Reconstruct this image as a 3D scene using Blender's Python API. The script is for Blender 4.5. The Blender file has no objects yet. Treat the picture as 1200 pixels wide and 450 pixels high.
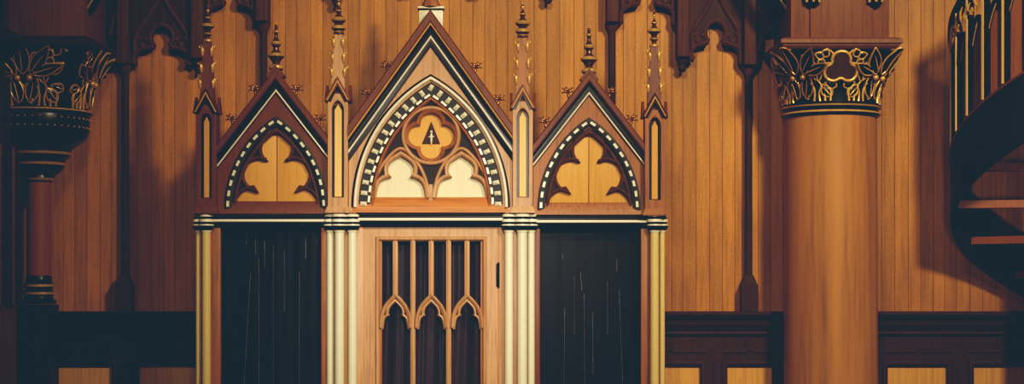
import bpy, bmesh, math, random
from mathutils import Vector, Matrix
random.seed(7)
PI = math.pi
S, D, EZ = 0.006, 12.0, 1.59          # metres per photo pixel on the confessional's front plane, camera distance, eye height
YW = 0.90                             # back wall plane
sc = bpy.context.scene
C = sc.collection
def X(px, Y=0.0): return (px - 600) * S * (D + Y) / D
def Z(py, Y=0.0): return EZ + (330 - py) * S * (D + Y) / D

# ------------------------------------------------------------------ materials
def srgb(r, g, b):
    f = lambda c: (c / 255 / 12.92) if c / 255 <= 0.04045 else ((c / 255 + 0.055) / 1.055) ** 2.4
    return (f(r), f(g), f(b), 1)
def new_mat(name):
    m = bpy.data.materials.new(name); m.use_nodes = True
    nt = m.node_tree; b = nt.nodes['Principled BSDF']
    return m, nt, b
def grain(nt, scale, detail=5.0, rand=True):
    tc = nt.nodes.new('ShaderNodeTexCoord'); mp = nt.nodes.new('ShaderNodeMapping')
    mp.inputs['Scale'].default_value = scale
    nt.links.new(tc.outputs['Object'], mp.inputs['Vector'])
    if rand:
        oi = nt.nodes.new('ShaderNodeObjectInfo'); ml = nt.nodes.new('ShaderNodeMath'); ml.operation = 'MULTIPLY'; ml.inputs[1].default_value = 37.0
        nt.links.new(oi.outputs['Random'], ml.inputs[0]); nt.links.new(ml.outputs[0], mp.inputs['Location'])
    n = nt.nodes.new('ShaderNodeTexNoise'); n.inputs['Scale'].default_value = 1.0; n.inputs['Detail'].default_value = detail
    n.inputs['Roughness'].default_value = 0.62
    nt.links.new(mp.outputs[0], n.inputs['Vector'])
    return n
def ramp(nt, src, stops):
    r = nt.nodes.new('ShaderNodeValToRGB'); e = r.color_ramp.elements
    e[0].position, e[0].color = stops[0]; e[1].position, e[1].color = stops[-1]
    for p, c in stops[1:-1]:
        k = e.new(p); k.color = c
    nt.links.new(src, r.inputs[0]); return r
def bump(nt, b, src, strength, dist=0.003):
    bp = nt.nodes.new('ShaderNodeBump'); bp.inputs['Strength'].default_value = strength; bp.inputs['Distance'].default_value = dist
    nt.links.new(src, bp.inputs['Height']); nt.links.new(bp.outputs[0], b.inputs['Normal'])
def dark(c, f): return (c[0] * f, c[1] * f, c[2] * f, 1)
def wood(name, col, rough=0.42, axis='Z', contrast=0.45, spec=0.28, bmp=0.25, freq=1.0):
    m, nt, b = new_mat(name)
    sc_ = [c * freq for c in {'Z': (55, 55, 3.0), 'X': (3.0, 55, 55)}[axis]]
    n = grain(nt, sc_)
    r = ramp(nt, n.outputs['Fac'], [(0.28, dark(col, 1 - contrast)), (0.5, col), (0.75, dark(col, 1 + contrast * 0.45))])
    nt.links.new(r.outputs[0], b.inputs['Base Color'])
    b.inputs['Roughness'].default_value = rough; b.inputs['Specular IOR Level'].default_value = spec
    bump(nt, b, n.outputs['Fac'], bmp, 0.002)
    return m
def paint(name, col, rough=0.35, var=0.18, spec=0.5, metal=0.0, scale=40):
    m, nt, b = new_mat(name)
    n = grain(nt, (scale, scale, scale), 3)
    r = ramp(nt, n.outputs['Fac'], [(0.3, dark(col, 1 - var)), (0.7, dark(col, 1 + var * 0.5))])
    nt.links.new(r.outputs[0], b.inputs['Base Color'])
    b.inputs['Roughness'].default_value = rough; b.inputs['Metallic'].default_value = metal
    b.inputs['Specular IOR Level'].default_value = spec
    bump(nt, b, n.outputs['Fac'], 0.05, 0.001)
    return m

M = {}
M['oak'] = wood('oak', srgb(184, 138, 98), contrast=0.35)
M['oak_h'] = wood('oak_h', srgb(180, 110, 56), axis='X')
M['oak_red'] = wood('oak_red', srgb(150, 94, 52))
M['mahogany'] = wood('mahogany', srgb(106, 56, 30), contrast=0.3)
M['gilt_wood'] = wood('gilt_wood', srgb(204, 146, 66), rough=0.5, contrast=0.16)
M['cream_panel'] = wood('cream_panel', srgb(216, 200, 158), rough=0.55, contrast=0.07)
M['strip_light'] = wood('strip_light', srgb(222, 178, 108), rough=0.5, contrast=0.12)
M['cream'] = paint('cream', srgb(216, 206, 170), rough=0.33, var=0.05)
M['white_fillet'] = paint('white_fillet', srgb(238, 224, 192), rough=0.3, var=0.06)
M['gold_fillet'] = paint('gold_fillet', srgb(206, 152, 62), rough=0.35, var=0.15)
M['black'] = paint('black_lacquer', srgb(10, 10, 11), rough=0.3, var=0.2, spec=0.35)
M['black_dull'] = paint('black_dull', srgb(9, 9, 10), rough=0.6, var=0.3)
M['gold'] = paint('gilding', srgb(226, 176, 92), rough=0.3, var=0.25, metal=0.35)
M['bronze'] = paint('bronze', srgb(150, 100, 46), rough=0.22, var=0.35, metal=0.55)
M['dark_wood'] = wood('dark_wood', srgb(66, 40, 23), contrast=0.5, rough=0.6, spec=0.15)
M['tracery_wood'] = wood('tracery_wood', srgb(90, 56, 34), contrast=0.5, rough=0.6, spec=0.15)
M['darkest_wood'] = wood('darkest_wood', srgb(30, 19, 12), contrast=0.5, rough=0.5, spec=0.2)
M['pier_wood'] = wood('pier_wood', srgb(124, 78, 48), contrast=0.4, rough=0.5)
M['column_wood'] = wood('column_wood', srgb(180, 122, 62), contrast=0.5, rough=0.5, freq=0.16)
M['red_shaft'] = wood('red_shaft', srgb(152, 90, 56), contrast=0.2, rough=0.45)
M['panel_tan'] = wood('panel_tan', srgb(216, 158, 80), contrast=0.3, rough=0.5)
M['stair_dark'] = paint('stair_dark', srgb(24, 20, 20), rough=0.6, var=0.3, spec=0.2)
M['stair_panel'] = wood('stair_panel', srgb(150, 92, 56), contrast=0.3, rough=0.5)
M['floor'] = wood('floor_boards', srgb(96, 66, 46), axis='X', contrast=0.4)

def planks(name, col, width):
    m, nt, b = new_mat(name)
    tc = nt.nodes.new('ShaderNodeTexCoord'); sp = nt.nodes.new('ShaderNodeSeparateXYZ')
    nt.links.new(tc.outputs['Object'], sp.inputs[0])
    def vor(feat):
        v = nt.nodes.new('ShaderNodeTexVoronoi'); v.voronoi_dimensions = '1D'; v.feature = feat
        v.inputs['Scale'].default_value = 1.0 / width; v.inputs['Randomness'].default_value = 0.42
        nt.links.new(sp.outputs['X'], v.inputs['W']); return v
    ve, vc = vor('DISTANCE_TO_EDGE'), vor('F1')
    n = grain(nt, (30, 30, 2.2), 5, False)
    n2 = grain(nt, (1.1, 1.1, 0.8), 3, False)
    n3 = grain(nt, (120, 120, 45), 2, False)
    r = ramp(nt, n.outputs['Fac'], [(0.3, dark(col, 0.72)), (0.55, col), (0.8, dark(col, 1.15))])
    sx = nt.nodes.new('ShaderNodeSeparateColor'); nt.links.new(vc.outputs['Color'], sx.inputs[0])
    def mapr(src, a, bb, lo, hi):
        k = nt.nodes.new('ShaderNodeMapRange'); k.inputs[1].default_value = a; k.inputs[2].default_value = bb
        k.inputs[3].default_value = lo; k.inputs[4].default_value = hi; nt.links.new(src, k.inputs[0]); return k.outputs[0]
    def mul(a, bb):
        k = nt.nodes.new('ShaderNodeMath'); k.operation = 'MULTIPLY'; nt.links.new(a, k.inputs[0]); nt.links.new(bb, k.inputs[1]); return k.outputs[0]
    f = mul(mul(mapr(sx.outputs[0], 0, 1, 0.80, 1.10), mapr(ve.outputs['Distance'], 0.006, 0.03, 0.25, 1.0)),
            mul(mapr(n2.outputs['Fac'], 0.3, 0.7, 0.74, 1.12), mapr(n3.outputs['Fac'], 0.3, 0.7, 0.84, 1.12)))
    mx = nt.nodes.new('ShaderNodeMix'); mx.data_type = 'RGBA'; mx.blend_type = 'MULTIPLY'; mx.inputs[0].default_value = 1
    nt.links.new(r.outputs[0], mx.inputs[6]); nt.links.new(f, mx.inputs[7])
    nt.links.new(mx.outputs[2], b.inputs['Base Color'])
    b.inputs['Roughness'].default_value = 0.5; b.inputs['Specular IOR Level'].default_value = 0.3
    bump(nt, b, mapr(ve.outputs['Distance'], 0.0, 0.03, 0, 1), 0.4, 0.004)
    return m
M['planks'] = planks('wall_planks', srgb(190, 126, 44), 0.094)
M['planks_left'] = planks('wall_planks_left', srgb(140, 84, 52), 0.08)

def cloth(name, col, rough, spec=0.25):
    m, nt, b = new_mat(name)
    n = grain(nt, (300, 300, 300), 2)
    r = ramp(nt, n.outputs['Fac'], [(0.3, dark(col, 0.75)), (0.7, dark(col, 1.2))])
    nt.links.new(r.outputs[0], b.inputs['Base Color'])
    b.inputs['Roughness'].default_value = rough; b.inputs['Specular IOR Level'].default_value = spec
    bump(nt, b, n.outputs['Fac'], 0.03, 0.001)
    return m
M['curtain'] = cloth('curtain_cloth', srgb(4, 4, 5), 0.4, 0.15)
M['painted_fold_glint'] = cloth('painted_fold_glint_cloth', srgb(96, 98, 104), 0.6)  # pale cloth colour painting highlights along the curtain folds
M['door_curtain'] = cloth('door_curtain_cloth', srgb(66, 48, 60), 0.4)
def glass():
    m, nt, b = new_mat('window_glass'); nt.nodes.remove(b)
    out = nt.nodes['Material Output']
    t = nt.nodes.new('ShaderNodeBsdfTransparent'); t.inputs[0].default_value = (0.9, 0.92, 0.92, 1)
    g = nt.nodes.new('ShaderNodeBsdfGlossy'); g.inputs['Roughness'].default_value = 0.03
    fr = nt.nodes.new('ShaderNodeFresnel'); fr.inputs[0].default_value = 1.45
    mx = nt.nodes.new('ShaderNodeMixShader')
    nt.links.new(fr.outputs[0], mx.inputs[0]); nt.links.new(t.outputs[0], mx.inputs[1]); nt.links.new(g.outputs[0], mx.inputs[2])
    nt.links.new(mx.outputs[0], out.inputs[0]); return m
M['glass'] = glass()

# ------------------------------------------------------------------ object helpers (meshes are drawn in world metres, then re-centred)
WORLD = {}
def empty(name, loc, label=None, cat=None, group=None, kind=None):
    o = bpy.data.objects.new(name, None); o.empty_display_size = 0.1; C.objects.link(o); o.location = loc
    WORLD[o] = Vector(loc); tag(o, label, cat, group, kind); return o
def tag(o, label=None, cat=None, group=None, kind=None):
    if label: o['label'] = label
    if cat: o['category'] = cat
    if group: o['group'] = group
    if kind: o['kind'] = kind
    return o
def link(name, me, mats, parent=None, angle=35, smooth=True):
    for m in (mats if isinstance(mats, (list, tuple)) else [mats]):
        me.materials.append(m if not isinstance(m, str) else M[m])
    n = len(me.vertices)
    co = [0.0] * (n * 3); me.vertices.foreach_get('co', co)
    lo = Vector((min(co[0::3]), min(co[1::3]), min(co[2::3]))); hi = Vector((max(co[0::3]), max(co[1::3]), max(co[2::3])))
    c = (lo + hi) / 2
    me.transform(Matrix.Translation(-c))
    if smooth:
        me.polygons.foreach_set('use_smooth', [True] * len(me.polygons)); me.set_sharp_from_angle(angle=math.radians(angle))
    me.name = name
    o = bpy.data.objects.new(name, me); C.objects.link(o)
    WORLD[o] = c
    if parent is not None:
        o.parent = parent; o.location = c - WORLD[parent]
    else:
        o.location = c
    return o
def build(name, bm, mats, parent=None, angle=35, smooth=True):
    bmesh.ops.recalc_face_normals(bm, faces=bm.faces[:])
    me = bpy.data.meshes.new(name); bm.to_mesh(me); bm.free()
    return link(name, me, mats, parent, angle, smooth)
def BM(): return bmesh.new()
def box(bm, x0, x1, y0, y1, z0, z1, mi=0, bev=0.0):
    x0, x1 = sorted((x0, x1)); y0, y1 = sorted((y0, y1)); z0, z1 = sorted((z0, z1))
    vs = [bm.verts.new(p) for p in [(x0,y0,z0),(x1,y0,z0),(x1,y1,z0),(x0,y1,z0),(x0,y0,z1),(x1,y0,z1),(x1,y1,z1),(x0,y1,z1)]]
    fs = [bm.faces.new([vs[i] for i in q]) for q in [(0,1,2,3),(4,7,6,5),(0,4,5,1),(1,5,6,2),(2,6,7,3),(3,7,4,0)]]
    for f in fs: f.material_index = mi
    if bev:
        es = list({e for f in fs for e in f.edges})
        r = bmesh.ops.bevel(bm, geom=es, offset=bev, segments=2, affect='EDGES', profile=0.5)
        for f in r['faces']: f.material_index = mi
def prism_x(bm, x0, x1, prof, mi=0):
    a = [bm.verts.new((x0, y, z)) for y, z in prof]; b = [bm.verts.new((x1, y, z)) for y, z in prof]
    n = len(prof)
    fs = [bm.faces.new((a[i], a[(i+1) % n], b[(i+1) % n], b[i])) for i in range(n)] + [bm.faces.new(a), bm.faces.new(b[::-1])]
    for f in fs: f.material_index = mi
def prism_z(bm, z0, z1, prof, mi=0):
    a = [bm.verts.new((x, y, z0)) for x, y in prof]; b = [bm.verts.new((x, y, z1)) for x, y in prof]
    n = len(prof)
    fs = [bm.faces.new((a[i], a[(i+1) % n], b[(i+1) % n], b[i])) for i in range(n)] + [bm.faces.new(a), bm.faces.new(b[::-1])]
    for f in fs: f.material_index = mi
def lathe(bm, cx, cy, prof, seg=20, mi=0, mats=None):
    rings = []
    for r, z in prof:
        r = max(r, 1e-4)
        rings.append([bm.verts.new((cx + r * math.cos(2*PI*i/seg), cy + r * math.sin(2*PI*i/seg), z)) for i in range(seg)])
    for k in range(len(rings) - 1):
        for i in range(seg):
            f = bm.faces.new((rings[k][i], rings[k][(i+1) % seg], rings[k+1][(i+1) % seg], rings[k+1][i]))
            f.material_index = mats[k] if mats else mi
    for r, mm in ((rings[0], 0), (rings[-1], -1)):
        f = bm.faces.new(r); f.material_index = mats[mm] if mats else mi
def tube(bm, pts, rad, seg=7, closed=False, mi=0, flat=1.0):
    pts = [Vector(p) for p in pts]; n = len(pts)
    rr = rad if isinstance(rad, (list, tuple)) else [rad] * n
    rings = []; prev = None
    for i, p in enumerate(pts):
        if closed: t = pts[(i+1) % n] - pts[i-1]
        else: t = pts[min(i+1, n-1)] - pts[max(i-1, 0)]
        if t.length < 1e-9: t = Vector((0, 0, 1))
        t.normalize()
        ref = prev if prev is not None else (Vector((0, 1, 0)) if abs(t.y) < 0.9 else Vector((1, 0, 0)))
        u = ref - t * ref.dot(t)
        if u.length < 1e-6: u = t.orthogonal()
        u.normalize(); prev = u; v = t.cross(u)
        rings.append([bm.verts.new(p + rr[i] * (math.cos(2*PI*k/seg) * u * flat + math.sin(2*PI*k/seg) * v)) for k in range(seg)])
    for i in range(n if closed else n - 1):
        a, b = rings[i], rings[(i+1) % n]
        for k in range(seg):
            f = bm.faces.new((a[k], a[(k+1) % seg], b[(k+1) % seg], b[k])); f.material_index = mi
    if not closed:
        for r in (rings[0], rings[-1]):
            f = bm.faces.new(r); f.material_index = mi
def ball(bm, c, r, mi=0, sx=1, sy=1, sz=1, seg=10):
    q = bmesh.ops.create_uvsphere(bm, u_segments=seg, v_segments=max(6, seg - 3), radius=r, matrix=Matrix.Translation(c) @ Matrix.Diagonal((sx, sy, sz, 1)))
    for v in q['verts']:
        for f in v.link_faces: f.material_index = mi
def plate_mesh(loops, y0, y1, bev=0.0):
    """solid board in the XZ plane with holes; loops are world (x, z)"""
    cu = bpy.data.curves.new('c', 'CURVE'); cu.dimensions = '2D'; cu.fill_mode = 'BOTH'
    for L in loops:
        s = cu.splines.new('POLY'); s.points.add(len(L) - 1); s.use_cyclic_u = True
        for p, (x, z) in zip(s.points, L): p.co = (x, z, 0, 1)
    cu.extrude = max((y1 - y0) / 2 - bev, 0.0005)
    if bev: cu.bevel_depth = bev; cu.bevel_resolution = 1; cu.offset = -bev
    o = bpy.data.objects.new('c', cu); C.objects.link(o)
    me = bpy.data.meshes.new_from_object(o)
    bpy.data.objects.remove(o); bpy.data.curves.remove(cu)
    me.materials.clear()
    ym = (y0 + y1) / 2
    me.transform(Matrix(((1,0,0,0),(0,0,-1,ym),(0,1,0,0),(0,0,0,1))))
    return me
def plate(name, loops_px, y0, y1, mat, parent=None, bev=0.0, Yp=None, angle=35):
    Y = y0 if Yp is None else Yp
    return link(name, plate_mesh([[(X(a, Y), Z(b, Y)) for a, b in L] for L in loops_px], y0, y1, bev), mat, parent, angle)
def sweep(bm, path_px, prof, Y=0.0, closed=False, mi=0):
    """moulding along a path drawn in photo pixels; profile = (offset px to the left of travel seen from the front, depth y)"""
    P = [Vector((X(a, Y), Z(b, Y))) for a, b in path_px]; n = len(P); k = S * (D + Y) / D
    rows = []
    for i in range(n):
        if closed: a, b = P[i-1], P[(i+1) % n]
        else: a, b = P[max(i-1, 0)], P[min(i+1, n-1)]
        d0 = (P[i] - a); d1 = (b - P[i])
        if d0.length < 1e-9: d0 = d1
        if d1.length < 1e-9: d1 = d0
        d0.normalize(); d1.normalize()
        n0 = Vector((-d0.y, d0.x)); n1 = Vector((-d1.y, d1.x)); m = n0 + n1
        if m.length < 1e-6: m = n0
        m.normalize(); m = m / max(m.dot(n0), 0.45)
        rows.append([bm.verts.new((P[i].x + m.x * o * k, y, P[i].y + m.y * o * k)) for o, y in prof])
    q = len(prof)
    for i in range(n if closed else n - 1):
        a, b = rows[i], rows[(i+1) % n]
        for j in range(q):
            f = bm.faces.new((a[j], a[(j+1) % q], b[(j+1) % q], b[j])); f.material_index = mi
    if not closed:
        for r in (rows[0], rows[-1]):
            f = bm.faces.new(r); f.material_index = mi
def clip(bm, px0, px1, Y=0.0):
    for x, sgn in ((X(px0, Y), -1), (X(px1, Y), 1)):
        g = bm.verts[:] + bm.edges[:] + bm.faces[:]
        r = bmesh.ops.bisect_plane(bm, geom=g, dist=1e-6, plane_co=(x, 0, 0), plane_no=(sgn, 0, 0), clear_outer=True)
        es = [e for e in r['geom_cut'] if isinstance(e, bmesh.types.BMEdge)]
        if es: bmesh.ops.holes_fill(bm, edges=es, sides=0)
def roll(w, y0, depth, n=6, o=0.0):
    """half-round profile of width w px on plane y0"""
    return [(o + w/2 * math.cos(PI * i / n), y0 - depth * math.sin(PI * i / n)) for i in range(n + 1)]
def rect(o0, o1, y0, y1): return [(o0, y1), (o0, y0), (o1, y0), (o1, y1)]
def arc(cx, cy, r, a0, a1, n=10):
    """photo-pixel arc, angles in degrees, y down but angles read as on paper (90 = up)"""
    return [(cx + r * math.cos(math.radians(a0 + (a1-a0)*i/n)), cy - r * math.sin(math.radians(a0 + (a1-a0)*i/n))) for i in range(n + 1)]
def bez(p0, p1, p2, n=8):
    return [((1-t)**2*p0[0]+2*t*(1-t)*p1[0]+t*t*p2[0], (1-t)**2*p0[1]+2*t*(1-t)*p1[1]+t*t*p2[1]) for t in [i/n for i in range(n+1)]]
def smooth_path(pts, n=6):
    out = []
    for i in range(len(pts) - 1):
        p0, p1, p2, p3 = pts[max(i-1, 0)], pts[i], pts[i+1], pts[min(i+2, len(pts)-1)]
        for j in range(n):
            t = j / n
            out.append(tuple(0.5*((2*p1[k]) + (-p0[k]+p2[k])*t + (2*p0[k]-5*p1[k]+4*p2[k]-p3[k])*t*t + (-p0[k]+3*p1[k]-3*p2[k]+p3[k])*t**3) for k in range(len(p1))))
    out.append(tuple(pts[-1])); return out
def dedupe(L, eps=0.05):
    out = []
    for p in L:
        if not out or math.dist(p, out[-1]) > eps: out.append(p)
    if math.dist(out[0], out[-1]) < eps: out.pop()
    return out
def pointed(cx, base, a, h, off=0.0, n=18):
    """two-centred arch, left foot - apex - right foot; off shrinks it concentrically"""
    R = (a*a + h*h) / (2*a); c = R - a; r = R - off
    top = math.acos(c / r)
    Lh = [(cx + c - r * math.cos(top * i / n), base - r * math.sin(top * i / n)) for i in range(n + 1)]
    return Lh + [(2*cx - x, y) for x, y in Lh[::-1][1:]]
def along(path, step, start=0.0):
    """points and unit tangents every step px"""
    out = []; acc = -start; 
    for (x0, y0), (x1, y1) in zip(path, path[1:]):
        L = math.hypot(x1-x0, y1-y0); d = -acc if acc < 0 else step - acc
        if acc < 0: d = -acc
        pos = d
        while pos <= L:
            out.append((x0+(x1-x0)*pos/L, y0+(y1-y0)*pos/L, (x1-x0)/L, (y1-y0)/L)); pos += step
        acc = L - (pos - step)
    return out
def mirror(L, cx): return [(2*cx - x, y) for x, y in L]

# ------------------------------------------------------------------ the room
def quad_wall(name, x0, x1, y0, y1, z0, z1, mat):
    bm = BM(); box(bm, x0, x1, y0, y1, z0, z1); return tag(build(name, bm, mat, smooth=False), kind='structure')
quad_wall('wall_back', -5.2, 5.6, YW, YW + 0.15, 0, 4.6, 'planks')
quad_wall('floor', -5.2, 5.6, -6.5, YW + 0.15, -0.1, 0, 'floor')
XL = -3.60
wl = quad_wall('wall_left', XL - 0.2, XL, -1.6, 0.46, 0, 4.6, 'pier_wood')
# upright mouldings and string course of the left side wall
bm = BM()
for yy in (-1.3, -1.0, -0.7, -0.45, -0.22, -0.02, 0.14, 0.28, 0.40):
    box(bm, XL - 0.005, XL + 0.035, yy - 0.028, yy + 0.028, 1.42, 3.2, 0, 0.008)
build('upright_moulding', bm, 'dark_wood', wl)
bm = BM()
for yy in (-0.11, 0.21): tube(bm, [(XL + 0.03, yy, z) for z in (1.42, 2.55)] , 0.016, 8)
build('gilt_bead', bm, 'bronze', wl)
bm = BM()
zt = 3.27
prof = [(XL - 0.01, zt - 0.12), (XL + 0.06, zt - 0.11), (XL + 0.14, zt - 0.05), (XL + 0.20, zt - 0.03), (XL + 0.20, zt + 0.02), (XL + 0.12, zt + 0.05), (XL - 0.01, zt + 0.06)]
a = [bm.verts.new((x, -1.6, z)) for x, z in prof]; b = [bm.verts.new((x, 0.0, z)) for x, z in prof]
for i in range(len(prof)): bm.faces.new((a[i], a[(i+1) % len(prof)], b[(i+1) % len(prof)], b[i]))
bm.faces.new(a); bm.faces.new(b[::-1])
build('string_course', bm, 'dark_wood', wl)
bm = BM()
for yy in (-0.5, -0.28, -0.06): tube(bm, [(XL + 0.05, yy, z) for z in (3.33, 4.5)], 0.03, 8)
build('upper_moulding', bm, 'dark_wood', wl)

# wainscot
def wainscot(name, px0, px1, panels, mat_frame):
    Yf = YW - 0.10
    r = tag(empty(name, (X((px0+px1)/2, Yf), Yf, 0)), kind='structure')
    x0, x1 = X(px0, Yf), X(px1, Yf); zt = Z(365, Yf); zb = Z(428, Yf)
    bm = BM()
    prism_x(bm, x0, x1, [(YW - 0.001, zt), (Yf - 0.09, zt), (Yf - 0.105, zt - 0.02), (Yf - 0.09, zt - 0.045), (Yf - 0.06, zt - 0.06), (Yf - 0.05, zt - 0.085),
                         (Yf - 0.06, zt - 0.095), (Yf - 0.045, zt - 0.115), (Yf - 0.02, zt - 0.15), (Yf - 0.025, zt - 0.165), (Yf - 0.01, zt - 0.185), (Yf, zt - 0.19), (YW - 0.001, zt - 0.19)])
    build('cap_rail', bm, mat_frame, r)
    # frame with openings
    zlow = 0.22
    outer = [(x0, 0.0), (x1, 0.0), (x1, zt - 0.19), (x0, zt - 0.19)]
    loops = [outer]
    for a_, b_ in panels:
        loops.append([(X(a_ - 5, Yf), zlow), (X(b_ + 5, Yf), zlow), (X(b_ + 5, Yf), zb + 0.03), (X(a_ - 5, Yf), zb + 0.03)])
    link('panel_frame', plate_mesh(loops, Yf, YW - 0.04, 0.006), M[mat_frame], r)
    for a_, b_ in panels:
        bm = BM(); box(bm, X(a_ - 7, Yf), X(b_ + 7, Yf), Yf + 0.03, Yf + 0.045, zlow - 0.02, zb + 0.045)
        build('panel', bm, 'panel_tan', r)
        bm = BM()   # bolection moulding round the panel and the pointed label above
        L = [(a_ - 3, 428 - 3), (b_ + 3, 428 - 3), (b_ + 3, 560), (a_ - 3, 560)]
        sweep(bm, L, roll(7, Yf + 0.005, 0.022), Yf, True)
        cxp = (a_ + b_) / 2
        sweep(bm, [(a_ - 6, 412), (cxp - 5, 412), (cxp, 408), (cxp + 5, 412), (b_ + 6, 412)], roll(5, Yf + 0.004, 0.012), Yf)
        build('panel_moulding', bm, mat_frame, r)
    return r
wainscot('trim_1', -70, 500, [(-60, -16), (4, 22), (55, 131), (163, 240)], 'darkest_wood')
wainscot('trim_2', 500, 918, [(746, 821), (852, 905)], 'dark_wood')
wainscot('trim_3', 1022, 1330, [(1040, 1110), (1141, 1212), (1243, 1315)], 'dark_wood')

# ------------------------------------------------------------------ confessional
CF = empty('confessional', (X(505), 0.4, 0), 'tall carved gothic confessional booth with three gables and a glazed centre door', 'confessional')
# carcass: sides, partitions, roof, back
bm = BM()
zr = Z(252)
for p in (236, 394, 616, 772): box(bm, X(p) - 0.03, X(p) + 0.03, 0.06, YW - 0.26, 0, zr)
box(bm, X(236) - 0.03, X(772) + 0.03, 0.06, YW - 0.26, zr, zr + 0.05)
box(bm, X(236) + 0.03, X(772) - 0.03, YW - 0.29, YW - 0.26, 0.0, zr)
box(bm, X(236) - 0.04, X(772) + 0.04, 0.02, YW - 0.26, 0, 0.10)
build('carcass', bm, 'mahogany', CF, smooth=False)

# jamb boards
for a_, b_, mt in ((246, 258, 'oak_red'), (376, 384, 'oak_red'), (390, 426, 'oak'), (584, 620, 'oak'), (625, 633, 'mahogany'), (751, 763, 'oak_red')):
    bm = BM(); box(bm, X(a_), X(b_), 0.01, 0.07, 0, Z(262), 0, 0.006); build('jamb_board', bm, mt, CF)
bm = BM(); box(bm, X(235), X(250), 0.04, 0.08, 0, Z(262)); build('jamb_board', bm, 'oak_red', CF)
bm = BM(); box(bm, X(760), X(775), 0.04, 0.08, 0, Z(262)); build('jamb_board', bm, 'oak_red', CF)

# clustered colonnettes
M['cream_gold'] = paint('cream_gold', srgb(214, 184, 118), rough=0.33, var=0.05)
def colonnette(px, r_px, Yc):
    cx = X(px, Yc); r = r_px * S; z1 = Z(271, Yc)
    bm = BM(); lathe(bm, cx, Yc, [(r*1.6, 0), (r*1.6, 0.08), (r*1.25, 0.1), (r*1.45, 0.13), (r*1.05, 0.17), (r, 0.2), (r, z1)], 20)
    o = build('colonnette', bm, 'cream_gold' if abs(px - 505) > 200 else 'cream', CF)
    bm = BM(); q = lambda y: Z(y, Yc); k = S
    prof = [(r, q(273)), (r + .8*k, q(271.5)), (r + 1.0*k, q(270)), (r + 2.6*k, q(268.5)), (r + 3.6*k, q(266)), (r + 4.0*k, q(264.5)), (r + 3.6*k, q(263)),
            (r + 1.9*k, q(262)), (r + 1.9*k, q(261)), (r + 3.3*k, q(260.2)), (r + 3.7*k, q(258.5)), (r + 3.3*k, q(257)), (r + 2.0*k, q(256)), (r + 2.0*k, q(255)),
            (r + 3.0*k, q(254)), (r + 3.2*k, q(252.5)), (r + 2.4*k, q(251))]
    mats = [1, 1, 0, 0, 0, 2, 0, 0, 0, 2, 2, 0, 0, 0, 2, 1]
    lathe(bm, cx, Yc, prof, 22, mats=mats)
    build('capital', bm, [M['black'], M['cream'], M['white_fillet']], o)
for px, r_, yc in ((232.5, 3.2, 0.01), (241.8, 5.3, -0.03), (387, 4.2, -0.005), (397.7, 5.6, -0.05), (413, 5.1, -0.03),
                   (596.3, 5.0, -0.03), (612, 5.8, -0.05), (622.5, 4.2, -0.005), (767, 5.3, -0.03), (776, 3.2, 0.01)):
    colonnette(px, r_, yc)

# cornices
def cornice(px0, px1, yoff, Yf):
    x0, x1 = X(px0), X(px1); q = lambda y: Z(y + yoff, Yf)
    bm = BM(); prism_x(bm, x0, x1, [(0.07, q(249)), (Yf, q(249)), (Yf - 0.012, q(250.5)), (Yf, q(252)), (Yf + .012, q(253)), (Yf + .012, q(260)), (Yf + 0.03, q(265)), (0.07, q(265))])
    o = build('cornice', bm, 'black', CF)
    bm = BM(); tube(bm, [(x0, Yf + .010, q(257)), (x1, Yf + .010, q(257))], 1.7 * S, 10); build('bead', bm, 'white_fillet', o)
cornice(248, 388, 1.5, -0.025); cornice(418, 592, 0.0, -0.045); cornice(622, 764, 2.5, -0.025)

# ---- pinnacles
def crocket_bm(side, k=1.0, big=False):
    """small gilded hook leaf around the origin; side -1 left, +1 right"""
    bm = BM(); u = S * k
    tube(bm, [(-side*.3*u, 0, -6*u), (side*0.1*u, -.5*u, -4*u), (side*0.2*u, -.9*u, -1*u), (side*.2*u, -1.2*u, 2*u), (side*.6*u, -1.4*u, 4.2*u), (side*1.4*u, -1.4*u, 5.4*u)],
         [0.7*u, 1.5*u, 1.9*u, 2.2*u, 1.6*u, .6*u], 8)
    tube(bm, [(side*.8*u, -.8*u, 2.5*u), (side*2.4*u, -.6*u, 4.2*u), (side*3.4*u, -.6*u, 5.2*u)], [.5*u, .5*u, .5*u], 6)
    ball(bm, (side*3.7*u, -.7*u, 5.6*u), 1.25*u, seg=8)
    return bm
CROCK = {}
def place(name, me_key, maker, mat, loc, parent):
    if me_key not in CROCK:
        bm = maker(); bmesh.ops.recalc_face_normals(bm, faces=bm.faces[:])
        me = bpy.data.meshes.new(name); bm.to_mesh(me); bm.free(); me.materials.append(M[mat])
        me.polygons.foreach_set('use_smooth', [True] * len(me.polygons)); CROCK[me_key] = me
    o = bpy.data.objects.new(name, CROCK[me_key]); C.objects.link(o); o.parent = parent; o.location = Vector(loc) - WORLD[parent]
    WORLD[o] = Vector(loc); return o

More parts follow.
